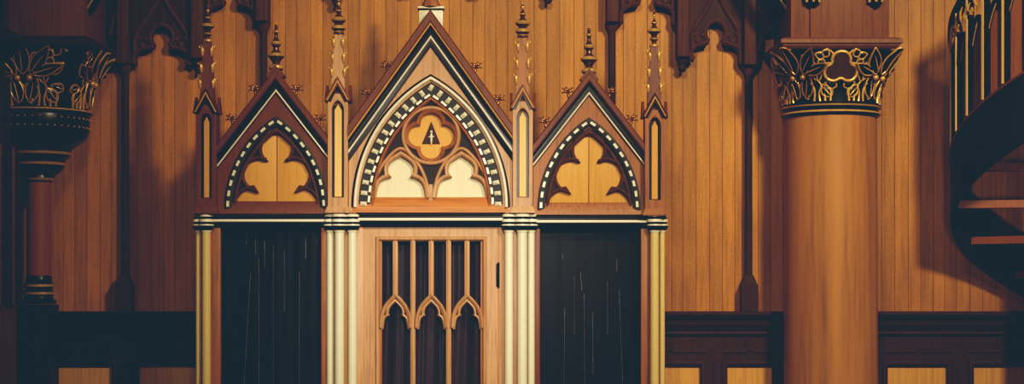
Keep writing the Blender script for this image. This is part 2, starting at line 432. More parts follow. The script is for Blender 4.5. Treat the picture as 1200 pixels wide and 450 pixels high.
FIN_OUT = [(4.0, 3), (5.6, 2), (5.6, 0), (3.2, -1.5), (2.6, -4), (4.8, -6.5), (5.0, -8), (2.8, -10), (4.2, -13), (8.0, -15.5), (8.2, -17), (5.0, -19.5), (2.6, -22), (2.2, -24), (3.4, -25.5),
           (3.2, -27), (1.4, -29), (1.0, -32), (1.9, -34), (2.1, -35.5), (1.4, -37), (.5, -39.5), (.1, -41)]
FIN_IN = [(4.6, 3), (6.2, 2), (6.2, 0), (5.2, -1.2), (8.4, -4), (8.6, -6), (6.4, -8), (4.4, -10), (8.2, -13), (9.0, -15), (6.2, -17.5), (3.0, -20), (2.2, -22.5), (3.6, -24.5), (3.6, -26), (1.6, -28.5),
          (1.2, -31), (2.4, -33), (2.4, -34.5), (1.0, -36.5), (.6, -39), (.1, -41)]
M['bronze_dark'] = paint('bronze_dark', srgb(84, 50, 28), rough=0.25, var=0.3, metal=0.3)
M['gold_rim_highlight'] = paint('gold_rim_highlight', srgb(214, 168, 92), rough=0.28, var=0.25, metal=0.35)  # gilt disc rims, the gold also painting in highlights
def finial_mesh(cx, y0, fin):
    bm = BM(); n = len(fin); r = [f[0] for f in fin]
    gold = []
    for i in range(n - 1):
        m = max(r[max(0, i-2):i+4]); up = r[i+1] < r[i]
        gold.append(1 if min(r[i], r[i+1]) > .86 * m or (up and min(r[i], r[i+1]) > .55 * m and r[i] > 5) or r[i] < 1.3 else 0)  # rims and upward faces get the painted gold highlight
    lathe(bm, X(cx), 0.0, [(a * S, Z(y0 + d)) for a, d in fin], 22, mats=gold)
    return bm
def pinnacle(cx, apex, ring, fin, yb, mats, hs, ws, hw=11.8):
    Yf = -0.075; shaft_m, spire_m, strip_m = mats
    top = apex + 20
    outer = [(cx - hw, yb), (cx + hw, yb), (cx + hw, top), (cx - hw, top)]
    st, sb = apex + 30, yb - 14
    hole = dedupe([(cx - hs, sb), (cx - hs, st + 9)] + bez((cx - hs, st + 9), (cx - hs*.93, st + 2), (cx, st - 3), 5) + bez((cx, st - 3), (cx + hs*.93, st + 2), (cx + hs, st + 9), 5) + [(cx + hs, sb)])
    root = plate('pinnacle', [outer, hole], Yf, -0.025, shaft_m, CF, 0.004, 0)
    bm = BM(); box(bm, X(cx - hw), X(cx + hw), -0.025, 0.075, Z(yb), Z(top)); build('buttress', bm, shaft_m, root)
    bm = BM(); box(bm, X(cx - hs), X(cx + hs), -0.030, -0.024, Z(sb), Z(st + 3)); build('slot_back', bm, 'black', root)
    strip = [(cx - ws, sb - 1), (cx - ws, st + 9), (cx, st + 2), (cx + ws, st + 9), (cx + ws, sb - 1)]
    plate('slot_strip', [strip], -0.050, -0.029, strip_m, root, 0.003, 0)
    # sloped offset at the pinnacle foot
    bm = BM()
    zz = [(hw + 2.5, yb + 4), (hw + 2.5, yb + 2), (hw, yb - 4)]
    rings = []
    for h_, y_ in zz:
        hx = h_ * S
        rings.append([bm.verts.new(p) for p in ((X(cx) - hx, Yf - (h_ - hw) * S, Z(y_)), (X(cx) + hx, Yf - (h_ - hw) * S, Z(y_)), (X(cx) + hx, 0.07, Z(y_)), (X(cx) - hx, 0.07, Z(y_)))])
    for k in range(2):
        for i in range(4): bm.faces.new((rings[k][i], rings[k][(i+1) % 4], rings[k+1][(i+1) % 4], rings[k+1][i]))
    bm.faces.new(rings[0]); bm.faces.new(rings[-1])
    build('foot', bm, shaft_m, root, smooth=False)
    # gablets on the front and both flanks
    gb = apex + 29
    tri = [(cx - 14.5, gb), (cx - 14.5, gb - 3), (cx, apex), (cx + 14.5, gb - 3), (cx + 14.5, gb), (cx + 11, gb), (cx, apex + 11), (cx - 11, gb)]
    plate('gablet', [tri], Yf - 0.02, Yf + 0.03, 'dark_wood' if spire_m == 'mahogany' else 'mahogany', root, 0.003, 0)
    bm = BM(); sweep(bm, [(cx - 12.2, gb - 1), (cx, apex + 5.5), (cx + 12.2, gb - 1)], roll(1.5, Yf - 0.02, 0.006), 0)
    build('gablet_fillet', bm, 'gold_fillet', root)
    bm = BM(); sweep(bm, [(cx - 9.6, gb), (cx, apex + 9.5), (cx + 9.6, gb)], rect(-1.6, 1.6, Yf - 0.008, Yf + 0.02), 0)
    build('gablet_black_band', bm, 'black', root)  # black line inside the gold fillet
    bm = BM(); box(bm, X(cx - 10), X(cx + 10), Yf + .002, 0.07, Z(gb), Z(apex + 20))
    hx = 0.083
    for sx in (-1, 1):
        xs = X(cx) + sx * 11.8 * S
        t = [bm.verts.new((xs + sx * d_, y_, z_)) for d_ in (0.0, 0.02) for y_, z_ in ((-hx, Z(gb)), (hx - .005, Z(gb)), (0, Z(apex + 9)))]
        bm.faces.new(t[:3]); bm.faces.new(t[3:][::-1])
        for i in range(3): bm.faces.new((t[i], t[(i+1) % 3], t[3 + (i+1) % 3], t[3 + i]))
    # core pyramid under the gablets
    c0 = [bm.verts.new((X(cx) + a_ * 10 * S, b_ * 10 * S, Z(apex + 20))) for a_, b_ in ((-1,-1),(1,-1),(1,1),(-1,1))]
    tip = bm.verts.new((X(cx), 0, Z(apex - 6)))
    for i in range(4): bm.faces.new((c0[i], c0[(i+1) % 4], tip))
    bm.faces.new(c0)
    build('flank_gablet', bm, 'mahogany', root, smooth=False)
    # spire
    bm = BM(); h0, h1 = 8.2, 4.0; y0_, y1_ = apex + 14, ring + 1
    a = [bm.verts.new((X(cx) + sx * h0 * S, sy * h0 * S, Z(y0_))) for sx, sy in ((-1,-1),(1,-1),(1,1),(-1,1))]
    b = [bm.verts.new((X(cx) + sx * h1 * S, sy * h1 * S, Z(y1_))) for sx, sy in ((-1,-1),(1,-1),(1,1),(-1,1))]
    for i in range(4): bm.faces.new((a[i], a[(i+1) % 4], b[(i+1) % 4], b[i]))
    bm.faces.new(a); bm.faces.new(b[::-1])
    build('spire', bm, spire_m, root, smooth=False)
    for f_ in (0.12, 0.47, 0.80):
        yy = ring + 2 + (apex - ring - 2) * (f_ + 0.1); hh = h1 + (h0 - h1) * (yy - y1_) / (y0_ - y1_)
        for sd in (-1, 1):
            place('crocket', ('pc', sd), lambda s_=sd: crocket_bm(s_), 'gold', (X(cx) + sd * (hh + .3) * S, -hh * S, Z(yy)), root)
            place('crocket', ('pb', sd), lambda s_=sd: crocket_bm(s_, 0.8), 'gold', (X(cx) + sd * (hh + .3) * S, hh * S * .6, Z(yy - 4)), root)
    build('finial', finial_mesh(cx, ring, fin), [M['bronze_dark'], M['gold_rim_highlight']], root)
pinnacle(243.5, 105, 47, FIN_OUT, 247, ('mahogany', 'mahogany', 'gilt_wood'), 6.4, 3.2)
pinnacle(397, 91, 38, FIN_IN, 246, ('oak', 'oak', 'strip_light'), 7.0, 4.2)
pinnacle(612.5, 100, 42, FIN_IN, 246, ('oak', 'oak_red', 'strip_light'), 7.0, 4.0)
pinnacle(766.5, 110, 53, FIN_OUT, 249, ('oak_red', 'mahogany', 'gilt_wood'), 6.8, 3.6)

def gable_crocket(side):
    bm = BM(); u = S * 1.05
    tube(bm, [(-side*7*u, 0, -15*u), (-side*3.5*u, 0, -9*u), (-side*1*u, -1*u, -4*u), (0, -1*u, 0)], [1.6*u, 2.2*u, 1.8*u, 1.2*u], 7)
    for k, (an, L) in enumerate(((-62, 6.0), (-30, 7.5), (2, 6.4), (34, 7.2), (72, 5.6))):
        c_, s_ = math.cos(math.radians(an)), math.sin(math.radians(an)); pts = []
        for j in range(6):
            t = j / 5; bend = 1.8 * t * t * (1 if an > 0 else -1)
            pts.append((side * (L * t * s_ + bend * c_) * u, (-1 - 2.2 * math.sin(PI * t * .8)) * u, (L * t * c_ - bend * s_ - .8 * t * t) * u))
        tube(bm, pts, [.9*u, 1.5*u, 1.7*u, 1.3*u, .9*u, .4*u], 7)
        ball(bm, pts[-1], .95*u, seg=7)
    ball(bm, (0, -2.6*u, 2.2*u), 1.5*u, seg=8)
    return bm
def gable_crockets(root, cx, ya, slope, offs, perp=3):
    for sd, dx in offs:
        place('crocket', ('gc', sd), lambda s_=sd: gable_crocket(s_), 'bronze', (X(cx + sd * (dx + perp)), 0.0, Z(ya + slope * dx - 5)), root)

# ---- side gables
FIN_GABLE = [(5, 6), (8.6, 2), (9.0, 0), (8.4, -1.5), (5.2, -3), (4.0, -5), (6.5, -9), (10.0, -12.5), (10.2, -14), (7.0, -16.5), (3.6, -20), (3.2, -23), (5.6, -26.5), (6.4, -28.5), (4.4, -30.5), (2.4, -34),
             (2.0, -39), (3.0, -41), (3.0, -43), (1.4, -44.5), (1.9, -46.5), (2.0, -48.5), (1.2, -50), (.4, -53), (.1, -54)]
def side_gable(cx, dy, sdy, half_l, half_r, fin_y, body, crocks):
    ap = 107 + dy; sl = 1.286; base = 250 + sdy; CL0, CL1 = cx - half_l, cx + half_r; half_l += 30; half_r += 30
    hl_, hr_ = cx - CL0, CL1 - cx
    outer = [(CL0, base), (CL1, base), (CL1, ap + sl*hr_), (cx, ap), (CL0, ap + sl*hl_)]
    A, H = 58, 106; bs = base - 5
    hole = pointed(cx, bs, A, H, 6)
    root = plate('gable', [outer, dedupe(hole)], 0.0, 0.05, body, CF, 0.003, 0)
    Lp = [(cx - half_l, ap + sl*half_l), (cx, ap), (cx + half_r, ap + sl*half_r)]
    bm = BM(); sweep(bm, Lp, roll(2.2, -0.012, 0.012, o=0.4), 0); clip(bm, CL0, CL1); build('white_fillet', bm, 'white_fillet', root)
    bm = BM(); sweep(bm, Lp, [(-1.5, 0.04), (-1.5, -0.008), (3, -0.012), (6, -0.012), (8.5, -0.03), (8.5, 0.04)], 0); clip(bm, CL0, CL1); build('black_moulding', bm, 'black', root)
    bm = BM(); sweep(bm, Lp, [(8, 0.06), (8, -0.055), (9.5, -0.065), (14, -0.065), (15.5, -0.055), (15.5, 0.06)], 0); clip(bm, CL0, CL1); build('coping', bm, 'mahogany', root)
    # bead arch
    pa = pointed(cx, bs, A, H)
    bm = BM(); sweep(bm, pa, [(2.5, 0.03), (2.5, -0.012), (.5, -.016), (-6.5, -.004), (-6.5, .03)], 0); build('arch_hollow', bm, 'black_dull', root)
    bm = BM()
    pm = pointed(cx, bs, A, H, 1.6)
    for x_, y_, tx, ty in along(pm, 12.3, 6):
        c = Vector((X(x_), -0.014, Z(y_))); t = Vector((tx, 0, -ty)); nrm = Vector((ty, 0, tx))
        vs = [bm.verts.new(c + t * a_ * 3.4 * S + nrm * b_ * 1.5 * S + Vector((0, d_, 0))) for d_ in (0.006, -0.008) for a_, b_ in ((-1,-1),(1,-1),(1,1),(-1,1))]
        for q in ((0,1,2,3),(4,5,6,7),(0,1,5,4),(1,2,6,5),(2,3,7,6),(3,0,4,7)): bm.faces.new([vs[i] for i in q])
    build('nailhead_ornament', bm, 'cream', root, smooth=False)
    # trefoil tracery
    ty = base - 14; dyt = ty - 236
    half = arc(cx - 27, 242 + dyt, 21.5, 163, 92, 6) + arc(cx - 20.3, 204.5 + dyt, 18, 248, 62, 14)[0:] + arc(cx, 174 + dyt, 17.6, 234, 90, 12)
    foil = dedupe(half + mirror(half, cx)[::-1])
    loop_out = dedupe(pointed(cx, bs + 3, A, H, 5))
    plate('spandrel', [loop_out, foil], 0.02, 0.04, 'darkest_wood', root, 0.0, 0)
    bm = BM(); sweep(bm, foil, [(-.4, 0.035), (-.4, 0.016), (.8, 0.004), (2.0, 0.0), (3.2, 0.006), (3.8, 0.03)], 0); build('foil_moulding', bm, 'tracery_wood', root)
    bm = BM(); sweep(bm, pointed(cx, bs + 2, A, H, 9), roll(4.5, 0.02, 0.018), 0); build('arch_moulding', bm, 'tracery_wood', root)
    for a_, b_ in ((cx - 56, cx - .4), (cx + .4, cx + 56)):
        bm = BM(); box(bm, X(a_), X(b_), 0.042, 0.055, Z(base - 6), Z(150 + dy), 0, 0.002); build('tympanum_board', bm, 'gilt_wood', root)
    bm = BM(); prism_x(bm, X(CL0), X(CL1), [(0.055, Z(ty)), (0.016, Z(ty)), (-0.022, Z(base - 1.5)), (-0.022, Z(base + 1)), (0.055, Z(base + 1))]); build('sill', bm, body, root)
    # finial on a little saddle
    bm = BM(); sweep(bm, [(cx - 9, fin_y + 12), (cx, fin_y + 1.5), (cx + 9, fin_y + 12)], rect(-5, 2.5, -0.06, 0.06), 0); build('saddle', bm, 'mahogany', root)
    build('finial', finial_mesh(cx, fin_y, FIN_GABLE), [M['bronze_dark'], M['gold_rim_highlight']], root)
    gable_crockets(root, cx, ap - 25, sl, crocks)
side_gable(323.6, 0, 0, 69, 61.3, 79, 'mahogany', [(1, 22), (1, 49), (-1, 22), (-1, 49)])
side_gable(690.2, 3, 1.5, 65.5, 64.5, 83, 'oak_red', [(1, 22), (1, 47), (-1, 22), (-1, 49)])

# ---- centre gable
def centre_gable():
    cx = 505; ap = 55; sl = 1.395; hw = 96; base = 250; Yg = -0.03; CL0, CL1 = 409, 600.6
    outer = [(CL0, base), (CL1, base), (CL1, ap + sl*(CL1-cx)), (cx, ap), (CL0, ap + sl*(cx-CL0))]
    hw = 130
    A, H, bs = 90.5, 153, 243
    root = plate('gable', [outer, dedupe(pointed(cx, bs, A, H, 6))], Yg, 0.05, 'oak', CF, 0.003, 0)
    Lp = [(cx - hw, ap + sl*hw), (cx, ap), (cx + hw, ap + sl*hw)]
    bm = BM(); sweep(bm, Lp, [(-.5, .04), (-.5, Yg - .008), (4.5, Yg - .014), (8, Yg - .012), (12, Yg - .016), (14.2, Yg - .045), (14.2, .04)], 0); clip(bm, CL0, CL1); build('black_moulding', bm, 'black', root)
    bm = BM(); sweep(bm, Lp, roll(2.6, Yg - 0.012, 0.016, o=6.2), 0); clip(bm, CL0, CL1); build('white_fillet', bm, 'white_fillet', root)
    bm = BM(); sweep(bm, Lp, roll(2.4, Yg - 0.040, 0.012, o=15.0), 0); clip(bm, CL0, CL1); build('gold_fillet', bm, 'gold_fillet', root)
    bm = BM(); sweep(bm, Lp, [(15.8, .06), (15.8, Yg - .05), (17, Yg - .06), (23, Yg - .06), (24.5, Yg - .05), (24.5, .06)], 0); clip(bm, CL0, CL1); build('coping', bm, 'mahogany', root)
    # arch: white roll, black bed, dogtooth, bars
    bm = BM(); sweep(bm, pointed(cx, bs, A, H, 2.0), roll(4.2, Yg, 0.028, 8), 0); build('arch_roll', bm, 'white_fillet', root)
    bm = BM(); sweep(bm, pointed(cx, bs, A, H, 0), [(2.2, .04), (2.2, Yg - .006), (-.4, Yg - .012), (-.4, .04)], 0); build('outer_fillet', bm, 'black', root)
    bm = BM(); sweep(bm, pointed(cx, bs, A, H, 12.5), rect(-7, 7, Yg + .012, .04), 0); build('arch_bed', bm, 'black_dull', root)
    bm = BM(); pm = pointed(cx, bs, A, H, 11.6)
    for x_, y_, tx, ty in along(pm, 12.6, 4):
        c = Vector((X(x_), Yg + .012, Z(y_))); t = Vector((tx, 0, -ty)); nrm = Vector((ty, 0, tx))
        b = [bm.verts.new(c + t * a_ * 2.7 * S + nrm * b_ * 4.0 * S) for a_, b_ in ((-1,-1),(1,-1),(1,1),(-1,1))]
        tp = [bm.verts.new(c + t * a_ * 2.3 * S + nrm * b_ * 3.4 * S + Vector((0, -.012, 0))) for a_, b_ in ((-1,-1),(1,-1),(1,1),(-1,1))]
        apx = bm.verts.new(c + Vector((0, -.026, 0)))
        for i in range(4):
            bm.faces.new((b[i], b[(i+1) % 4], tp[(i+1) % 4], tp[i])); bm.faces.new((tp[i], tp[(i+1) % 4], apx))
        bm.faces.new(b)
    build('dogtooth_ornament', bm, 'cream', root, smooth=False)
    bm = BM(); pm = pointed(cx, bs, A, H, 18)
    for x_, y_, tx, ty in along(pm, 11.9, 9.5):
        c = Vector((X(x_), Yg + .004, Z(y_))); t = Vector((tx, 0, -ty)); nrm = Vector((ty, 0, tx))
        vs = [bm.verts.new(c + t * a_ * 3.8 * S + nrm * b_ * 1.3 * S + Vector((0, d_, 0))) for d_ in (0.012, -0.006) for a_, b_ in ((-1,-1),(1,-1),(1,1),(-1,1))]
        for q in ((0,1,2,3),(4,5,6,7),(0,1,5,4),(1,2,6,5),(2,3,7,6),(3,0,4,7)): bm.faces.new([vs[i] for i in q])
    build('bar_ornament', bm, 'white_fillet', root, smooth=False)
    bm = BM(); sweep(bm, pointed(cx, bs, A, H, 22), roll(4.5, .005, .03), 0); build('inner_arch_roll', bm, 'oak_red', root)
    # tracery board
    L1 = smooth_path([(440, 232), (443, 217), (449, 210), (458, 207)], 4) + smooth_path([(454.5, 203), (454.5, 195), (459.5, 188.5), (469.5, 182)], 4)
    lan = dedupe(L1 + mirror(L1, 469.5)[::-1]); lan_r = dedupe(mirror(lan, cx)[::-1])
    foil = []
    for k in range(4):
        a0 = [90, 0, -90, -180][k]; ccx = cx + 14.2 * math.cos(math.radians(a0)); ccy = 159 - 14.2 * math.sin(math.radians(a0))
        foil += arc(ccx, ccy, 13, a0 + 95.6, a0 - 95.6, 12)
    foil = dedupe(foil, 0.4)
    inner = dedupe(pointed(cx, bs + 4, A, H, 20))
    plate('tracery', [inner, lan, lan_r, foil], 0.012, 0.04, 'darkest_wood', root, 0, 0)
    bm = BM(); sweep(bm, foil, [(-.5, .03), (-.5, .006), (1.2, -.006), (3.4, -.012), (4.4, .0), (5, .03)], 0, True); build('quatrefoil_moulding', bm, 'oak_red', root)
    bm = BM(); ring = arc(cx, 159, 32.5, 0, 360, 48)[:-1]
    sweep(bm, ring, roll(5.5, .012, .032), 0, True); build('roundel_ring', bm, 'oak', root)
    bm = BM()
    for Lq in (lan, lan_r):
        sweep(bm, Lq if Lq is lan else Lq, [(-.5, .03), (-.5, .004), (1.5, -.010), (3.4, -.012), (4.6, .0), (5, .03)], 0) if Lq is lan else sweep(bm, Lq, [(-.5, .03), (-.5, .004), (1.5, -.010), (3.4, -.012), (4.6, .0), (5, .03)], 0)
    build('lancet_moulding', bm, 'oak', root)
    bm = BM()
    for Lq in ([(434, 232), (441, 207), (453, 187), (469.5, 174), (486, 187), (497, 206), (503.5, 231)],):
        P = smooth_path(Lq, 6); sweep(bm, P, roll(4.4, .012, .026), 0); sweep(bm, mirror(P, cx), roll(4.4, .012, .026), 0)
    build('lancet_hood', bm, 'oak', root)
    bm = BM()
    box(bm, X(502.5), X(507), -.008, .035, Z(238), Z(216), 0, .004); build('mullion', bm, 'oak', root)
    # boards behind
    for a_, b_ in ((434, 502), (506, 576)):
        bm = BM(); box(bm, X(a_), X(b_), .042, .055, Z(240), Z(178)); build('lancet_panel', bm, 'cream_panel', root)
    bm = BM(); lathe(bm, 0, 0, [(30 * S, -.003), (30 * S, .003)], 32); bm.transform(Matrix.Translation((X(cx), .041, Z(159))) @ Matrix.Rotation(PI/2, 4, 'X'))
    build('roundel_panel', bm, 'gilt_wood', root)
    em = plate('triangle_emblem', [[(cx - 10.5, 168), (cx + 10.5, 168), (cx + .3, 142)]], .026, .039, 'dark_wood', root, .002, 0)
    bm = BM()
    tube(bm, [(X(cx + .3), .022, Z(y_)) for y_ in (154, 158, 163, 169)], [.6*S, 1.3*S, 1.4*S, .6*S], 8)
    tube(bm, [(X(cx - 3.2), .022, Z(160.5)), (X(cx), .02, Z(159)), (X(cx + 3.6), .022, Z(160))], [.5*S, 1.1*S, .5*S], 8)
    ball(bm, (X(cx + .3), .021, Z(154)), 1.6*S, seg=8)
    build('emblem_figure', bm, 'cream', em)
    bm = BM(); prism_x(bm, X(414), X(596), [(0.055, Z(231)), (0.012, Z(231)), (0.004, Z(232.5)), (Yg - .015, Z(248.5)), (Yg - .015, Z(250)), (.055, Z(250))]); build('sill', bm, 'oak_h', root)
    # block and stem at the apex
    bm = BM(); box(bm, X(491), X(519), 0.005, .06, Z(34), Z(11.5), 0, .003); build('apex_block', bm, 'cream', root)
    bm = BM(); box(bm, X(489.5), X(520.5), -.005, .07, Z(11.5), Z(9.8), 0, .002); build('block_band', bm, 'black', root)
    bm = BM(); box(bm, X(489.5), X(520.5), -.008, .07, Z(9.8), Z(7.4), 0, .003); build('block_cap', bm, 'white_fillet', root)
    bm = BM(); lathe(bm, X(505), .03, [(11*S, Z(7.5)), (11*S, Z(5)), (8.5*S, Z(1)), (7.5*S, Z(-12)), (10*S, Z(-16)), (3*S, Z(-26)), (6*S, Z(-32)), (.2*S, Z(-46))], 8); build('apex_finial', bm, 'oak_red', root)
    gable_crockets(root, cx, 13, sl, [(-1, 50), (-1, 73), (1, 51), (1, 78)], 2)
centre_gable()

# ---- door
def door():
    Y0, Y1 = 0.02, 0.06
    zb = 0.12
    outer = [(X(425.5), zb), (X(584), zb), (X(584), Z(266)), (X(425.5), Z(266))]
    hole = [(X(443), 0.75), (X(567), 0.75), (X(567), Z(280)), (X(443), Z(280))]
    d = link('door', plate_mesh([outer, hole], Y0, Y1, .004), M['oak'], CF)
    d['label'] = 'oak door with traceried glazing'
    bm = BM(); sweep(bm, [(443, 470), (443, 280.5), (567, 280.5), (567, 470)], [(3.4, Y0 + .03), (3.4, Y0 - .004), (2, Y0 - .016), (0, Y0 - .012), (-2, Y0 + .006), (-2.4, Y0 + .03)], 0); build('glazing_moulding', bm, 'oak', d)
    for a_, b_ in ((480.5, 486.5), (522.5, 528.5)):
        bm = BM(); c = (a_ + b_) / 2
        box(bm, X(a_), X(b_), Y0 + .004, Y1, .74, Z(279), 0, .006); tube(bm, [(X(c), Y0 + .002, .75), (X(c), Y0 + .002, Z(280))], 1.7*S, 8)
        build('mullion', bm, 'oak', d)
    for c in (462.8, 505, 547.2):
        bm = BM(); box(bm, X(c - 3), X(c + 3), Y0 + .006, Y1, Z(349), Z(279), 0, .005); tube(bm, [(X(c), Y0 + .005, Z(348)), (X(c), Y0 + .005, Z(281))], 1.3*S, 8); build('glazing_bar', bm, 'oak', d)
        h = smooth_path([(c - 17.2, 384), (c - 16.4, 372), (c - 12.5, 361), (c - 6.5, 353), (c, 346.5)], 5)
        bm = BM(); P = dedupe(h + mirror(h, c)[::-1]) ; sweep(bm, P, [(2.4, Y1 - .01), (2.4, Y0 - .004), (.8, Y0 - .018), (-1.2, Y0 - .008), (-2.8, Y0 + .008), (-3.2, Y1 - .01)], 0)
        g = smooth_path([(c - 15, 386), (c - 12.8, 374), (c - 7.6, 369.5)], 4) + smooth_path([(c - 8.6, 368), (c - 7, 361), (c, 353.5)], 4)
        P2 = dedupe(g + mirror(g, c)[::-1]); sweep(bm, P2, [(2.4, Y1 - .005), (2.2, Y0 + .006), (.6, Y0 + .002), (-.8, Y0 + .016), (-.8, Y1 - .005)], 0)
        build('light_arch', bm, 'oak', d)
    bm = BM()
    for a_ in (445.8, 564.2): box(bm, X(a_ - 1.4), X(a_ + 1.4), Y0 + .012, Y1, .75, Z(281), 0, .003)
    build('edge_bead', bm, 'oak_red', d)
    bm = BM(); box(bm, X(441), X(569), .061, .065, .74, Z(278)); build('glass_pane', bm, 'glass', d)
    bm = BM()
    box(bm, X(581.5), X(586.5), Y0 - .006, Y0 + .002, Z(336), Z(309), 0, .001); tube(bm, [(X(584.3), Y0 - .008, Z(337.5)), (X(584.3), Y0 - .008, Z(307.5))], 1.3*S, 8)
    build('hinge', bm, 'black', d)
    bm = BM(); box(bm, X(425.5), X(584.5), 0.015, .07, Z(265.5), Z(258)); build('door_head', bm, 'oak', CF)
door()

# ---- curtains (hang inside the booth)
def curtain(name, px0, px1, ytop, z0, Yc, mat, label, folds, amp, seed, lines=()):
    rnd = random.Random(seed); nx, nz = 520, 60
    x0, x1 = X(px0), X(px1); zt = Z(ytop); ph = [rnd.uniform(0, 6.28) for _ in range(6)]
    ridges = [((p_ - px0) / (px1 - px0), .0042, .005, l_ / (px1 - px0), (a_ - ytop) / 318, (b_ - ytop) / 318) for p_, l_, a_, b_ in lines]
    bm = BM(); grid = []
    for j in range(nz + 1):
        v = j / nz; row = []
        for i in range(nx + 1):
            u = i / nx; uu = u + .02 * math.sin(5 * v + ph[0]) * v
            y = Yc + amp * .05 * math.sin(uu * folds * 3.1 + ph[1]) + amp * .03 * math.sin(uu * folds * 7.3 + ph[3] + v)
            for c_, w_, h_, ln, v0, v1 in ridges:
                d_ = (u - c_ - ln * v) / w_
                if abs(d_) < 3: y -= h_ * math.exp(-d_ * d_) * min(1, max(0, (v - v0) * 8)) * min(1, max(0, (v1 - v) * 8))
            row.append(bm.verts.new((x0 + (x1 - x0) * u, y, zt + (z0 - zt) * v)))
        grid.append(row)
    for j in range(nz):
        for i in range(nx):
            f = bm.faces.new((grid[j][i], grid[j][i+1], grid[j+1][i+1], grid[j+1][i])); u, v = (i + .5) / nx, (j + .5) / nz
            if any(abs(u - c_ - ln * v) < w_ * .5 and v0 < v < v1 for c_, w_, h_, ln, v0, v1 in ridges): f.material_index = 1  # ridge faces take the painted fold highlight
    o = build(name, bm, [M[mat], M['painted_fold_glint']], None, angle=80)
    tag(o, label, 'curtain', 'curtains of the booth'); return o
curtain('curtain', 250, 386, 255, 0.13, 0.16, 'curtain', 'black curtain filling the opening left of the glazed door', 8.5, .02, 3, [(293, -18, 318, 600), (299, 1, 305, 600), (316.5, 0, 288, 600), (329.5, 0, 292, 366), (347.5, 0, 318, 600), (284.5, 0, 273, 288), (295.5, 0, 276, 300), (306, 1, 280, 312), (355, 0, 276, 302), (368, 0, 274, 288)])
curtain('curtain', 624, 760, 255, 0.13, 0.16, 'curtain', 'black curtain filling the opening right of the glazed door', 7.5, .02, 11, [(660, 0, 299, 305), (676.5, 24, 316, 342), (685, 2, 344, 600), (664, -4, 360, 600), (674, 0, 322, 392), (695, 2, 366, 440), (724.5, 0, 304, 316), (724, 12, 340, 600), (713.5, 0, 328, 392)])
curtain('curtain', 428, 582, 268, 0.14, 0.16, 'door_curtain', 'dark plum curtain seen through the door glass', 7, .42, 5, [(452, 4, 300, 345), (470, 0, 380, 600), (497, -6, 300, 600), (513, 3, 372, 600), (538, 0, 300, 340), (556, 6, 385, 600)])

# ------------------------------------------------------------------ big carved column on the right
def tri_leaf_outline(L, W, n=14, lob=0.0):
    """teardrop outline, root at 0, tip at L"""
    out = []
    for i in range(n + 1):
        t = i / n; out.append((W * math.sin(PI * t ** .8) * (1 + lob * math.sin(t * 9)), L * t))
    return out + [(-a, b) for a, b in out[::-1][1:-1]]
class Bell:
    def __init__(s, cx, cy, z0, z1, r0, half, corner): s.cx, s.cy, s.z0, s.z1, s.r0, s.half, s.corner = cx, cy, z0, z1, r0, half, corner
    def r(s, ph, t):
        c = max(abs(math.cos(ph)), abs(math.sin(ph))); rs = min(s.half / c, s.corner)
        return s.r0 + (rs - s.r0) * (t ** 1.7)
    def p(s, ph, t, out=0.0):
        """ph = 0 faces the camera (-Y); positive to the right"""
        a = ph - PI/2; r = s.r(a, t) + out
        return Vector((s.cx + r * math.cos(a), s.cy + r * math.sin(a), s.z0 + (s.z1 - s.z0) * t))
    def mesh(s, bm, mi=0, nt=12, na=72):
        R = [[bm.verts.new(s.p(2*PI*i/na, j/nt)) for i in range(na)] for j in range(nt + 1)]
        for j in range(nt):
            for i in range(na): bm.faces.new((R[j][i], R[j][(i+1) % na], R[j+1][(i+1) % na], R[j+1][i])).material_index = mi
        bm.faces.new(R[0]).material_index = mi; bm.faces.new(R[-1]).material_index = mi
    def leaf(s, ph, t, L, W, ang, out=.012, rad=.0075, lob=0.0, curl=0.0, dome=.02):
        """L, W in metres; ang degrees clockwise from up; black body with a gilded rim"""
        ca, sa = math.cos(math.radians(ang)), math.sin(math.radians(ang)); H = s.z1 - s.z0
        bm = BM(); pts = []
        for a, b in tri_leaf_outline(L, W, 12, lob):
            u, v = a * ca + b * sa, -a * sa + b * ca
            tt = t + v / H; rr = s.r(ph - PI/2, max(tt, 0))
            pts.append(s.p(ph + u / rr, min(max(tt, 0.0), 1.0), out + curl * (b / L) ** 2))
        tube(bm, pts, rad, 6, True, 1)
        n = len(pts); c = s.p(ph + (L*.45*sa) / s.r(ph - PI/2, t), min(max(t + L*.45*ca/H, 0), 1), out + dome)
        if L > .085:
            mid = [s.p(ph + (L*f*sa) / s.r(ph - PI/2, max(t, 0)), min(max(t + L*f*ca/H, 0), 1), out + dome*.8 + curl * f * f) for f in (.08, .25, .4, .55, .7)]
            tube(bm, mid, [rad*.5, rad*.8, rad*.8, rad*.6, rad*.2], 6, False, 1)
        vs = [bm.verts.new(p) for p in pts]; cv = bm.verts.new(c)
        for i in range(n): bm.faces.new((vs[i], vs[(i+1) % n], cv))
        return bm
    def line(s, pts, rad, out=.012, mi=1):
        bm = BM(); P = smooth_path(pts, 5); n = len(P)
        tube(bm, [s.p(math.radians(a), t, out) for a, t in P], [rad * (1 - .45 * i / n) for i in range(n)], 7, False, mi); return bm
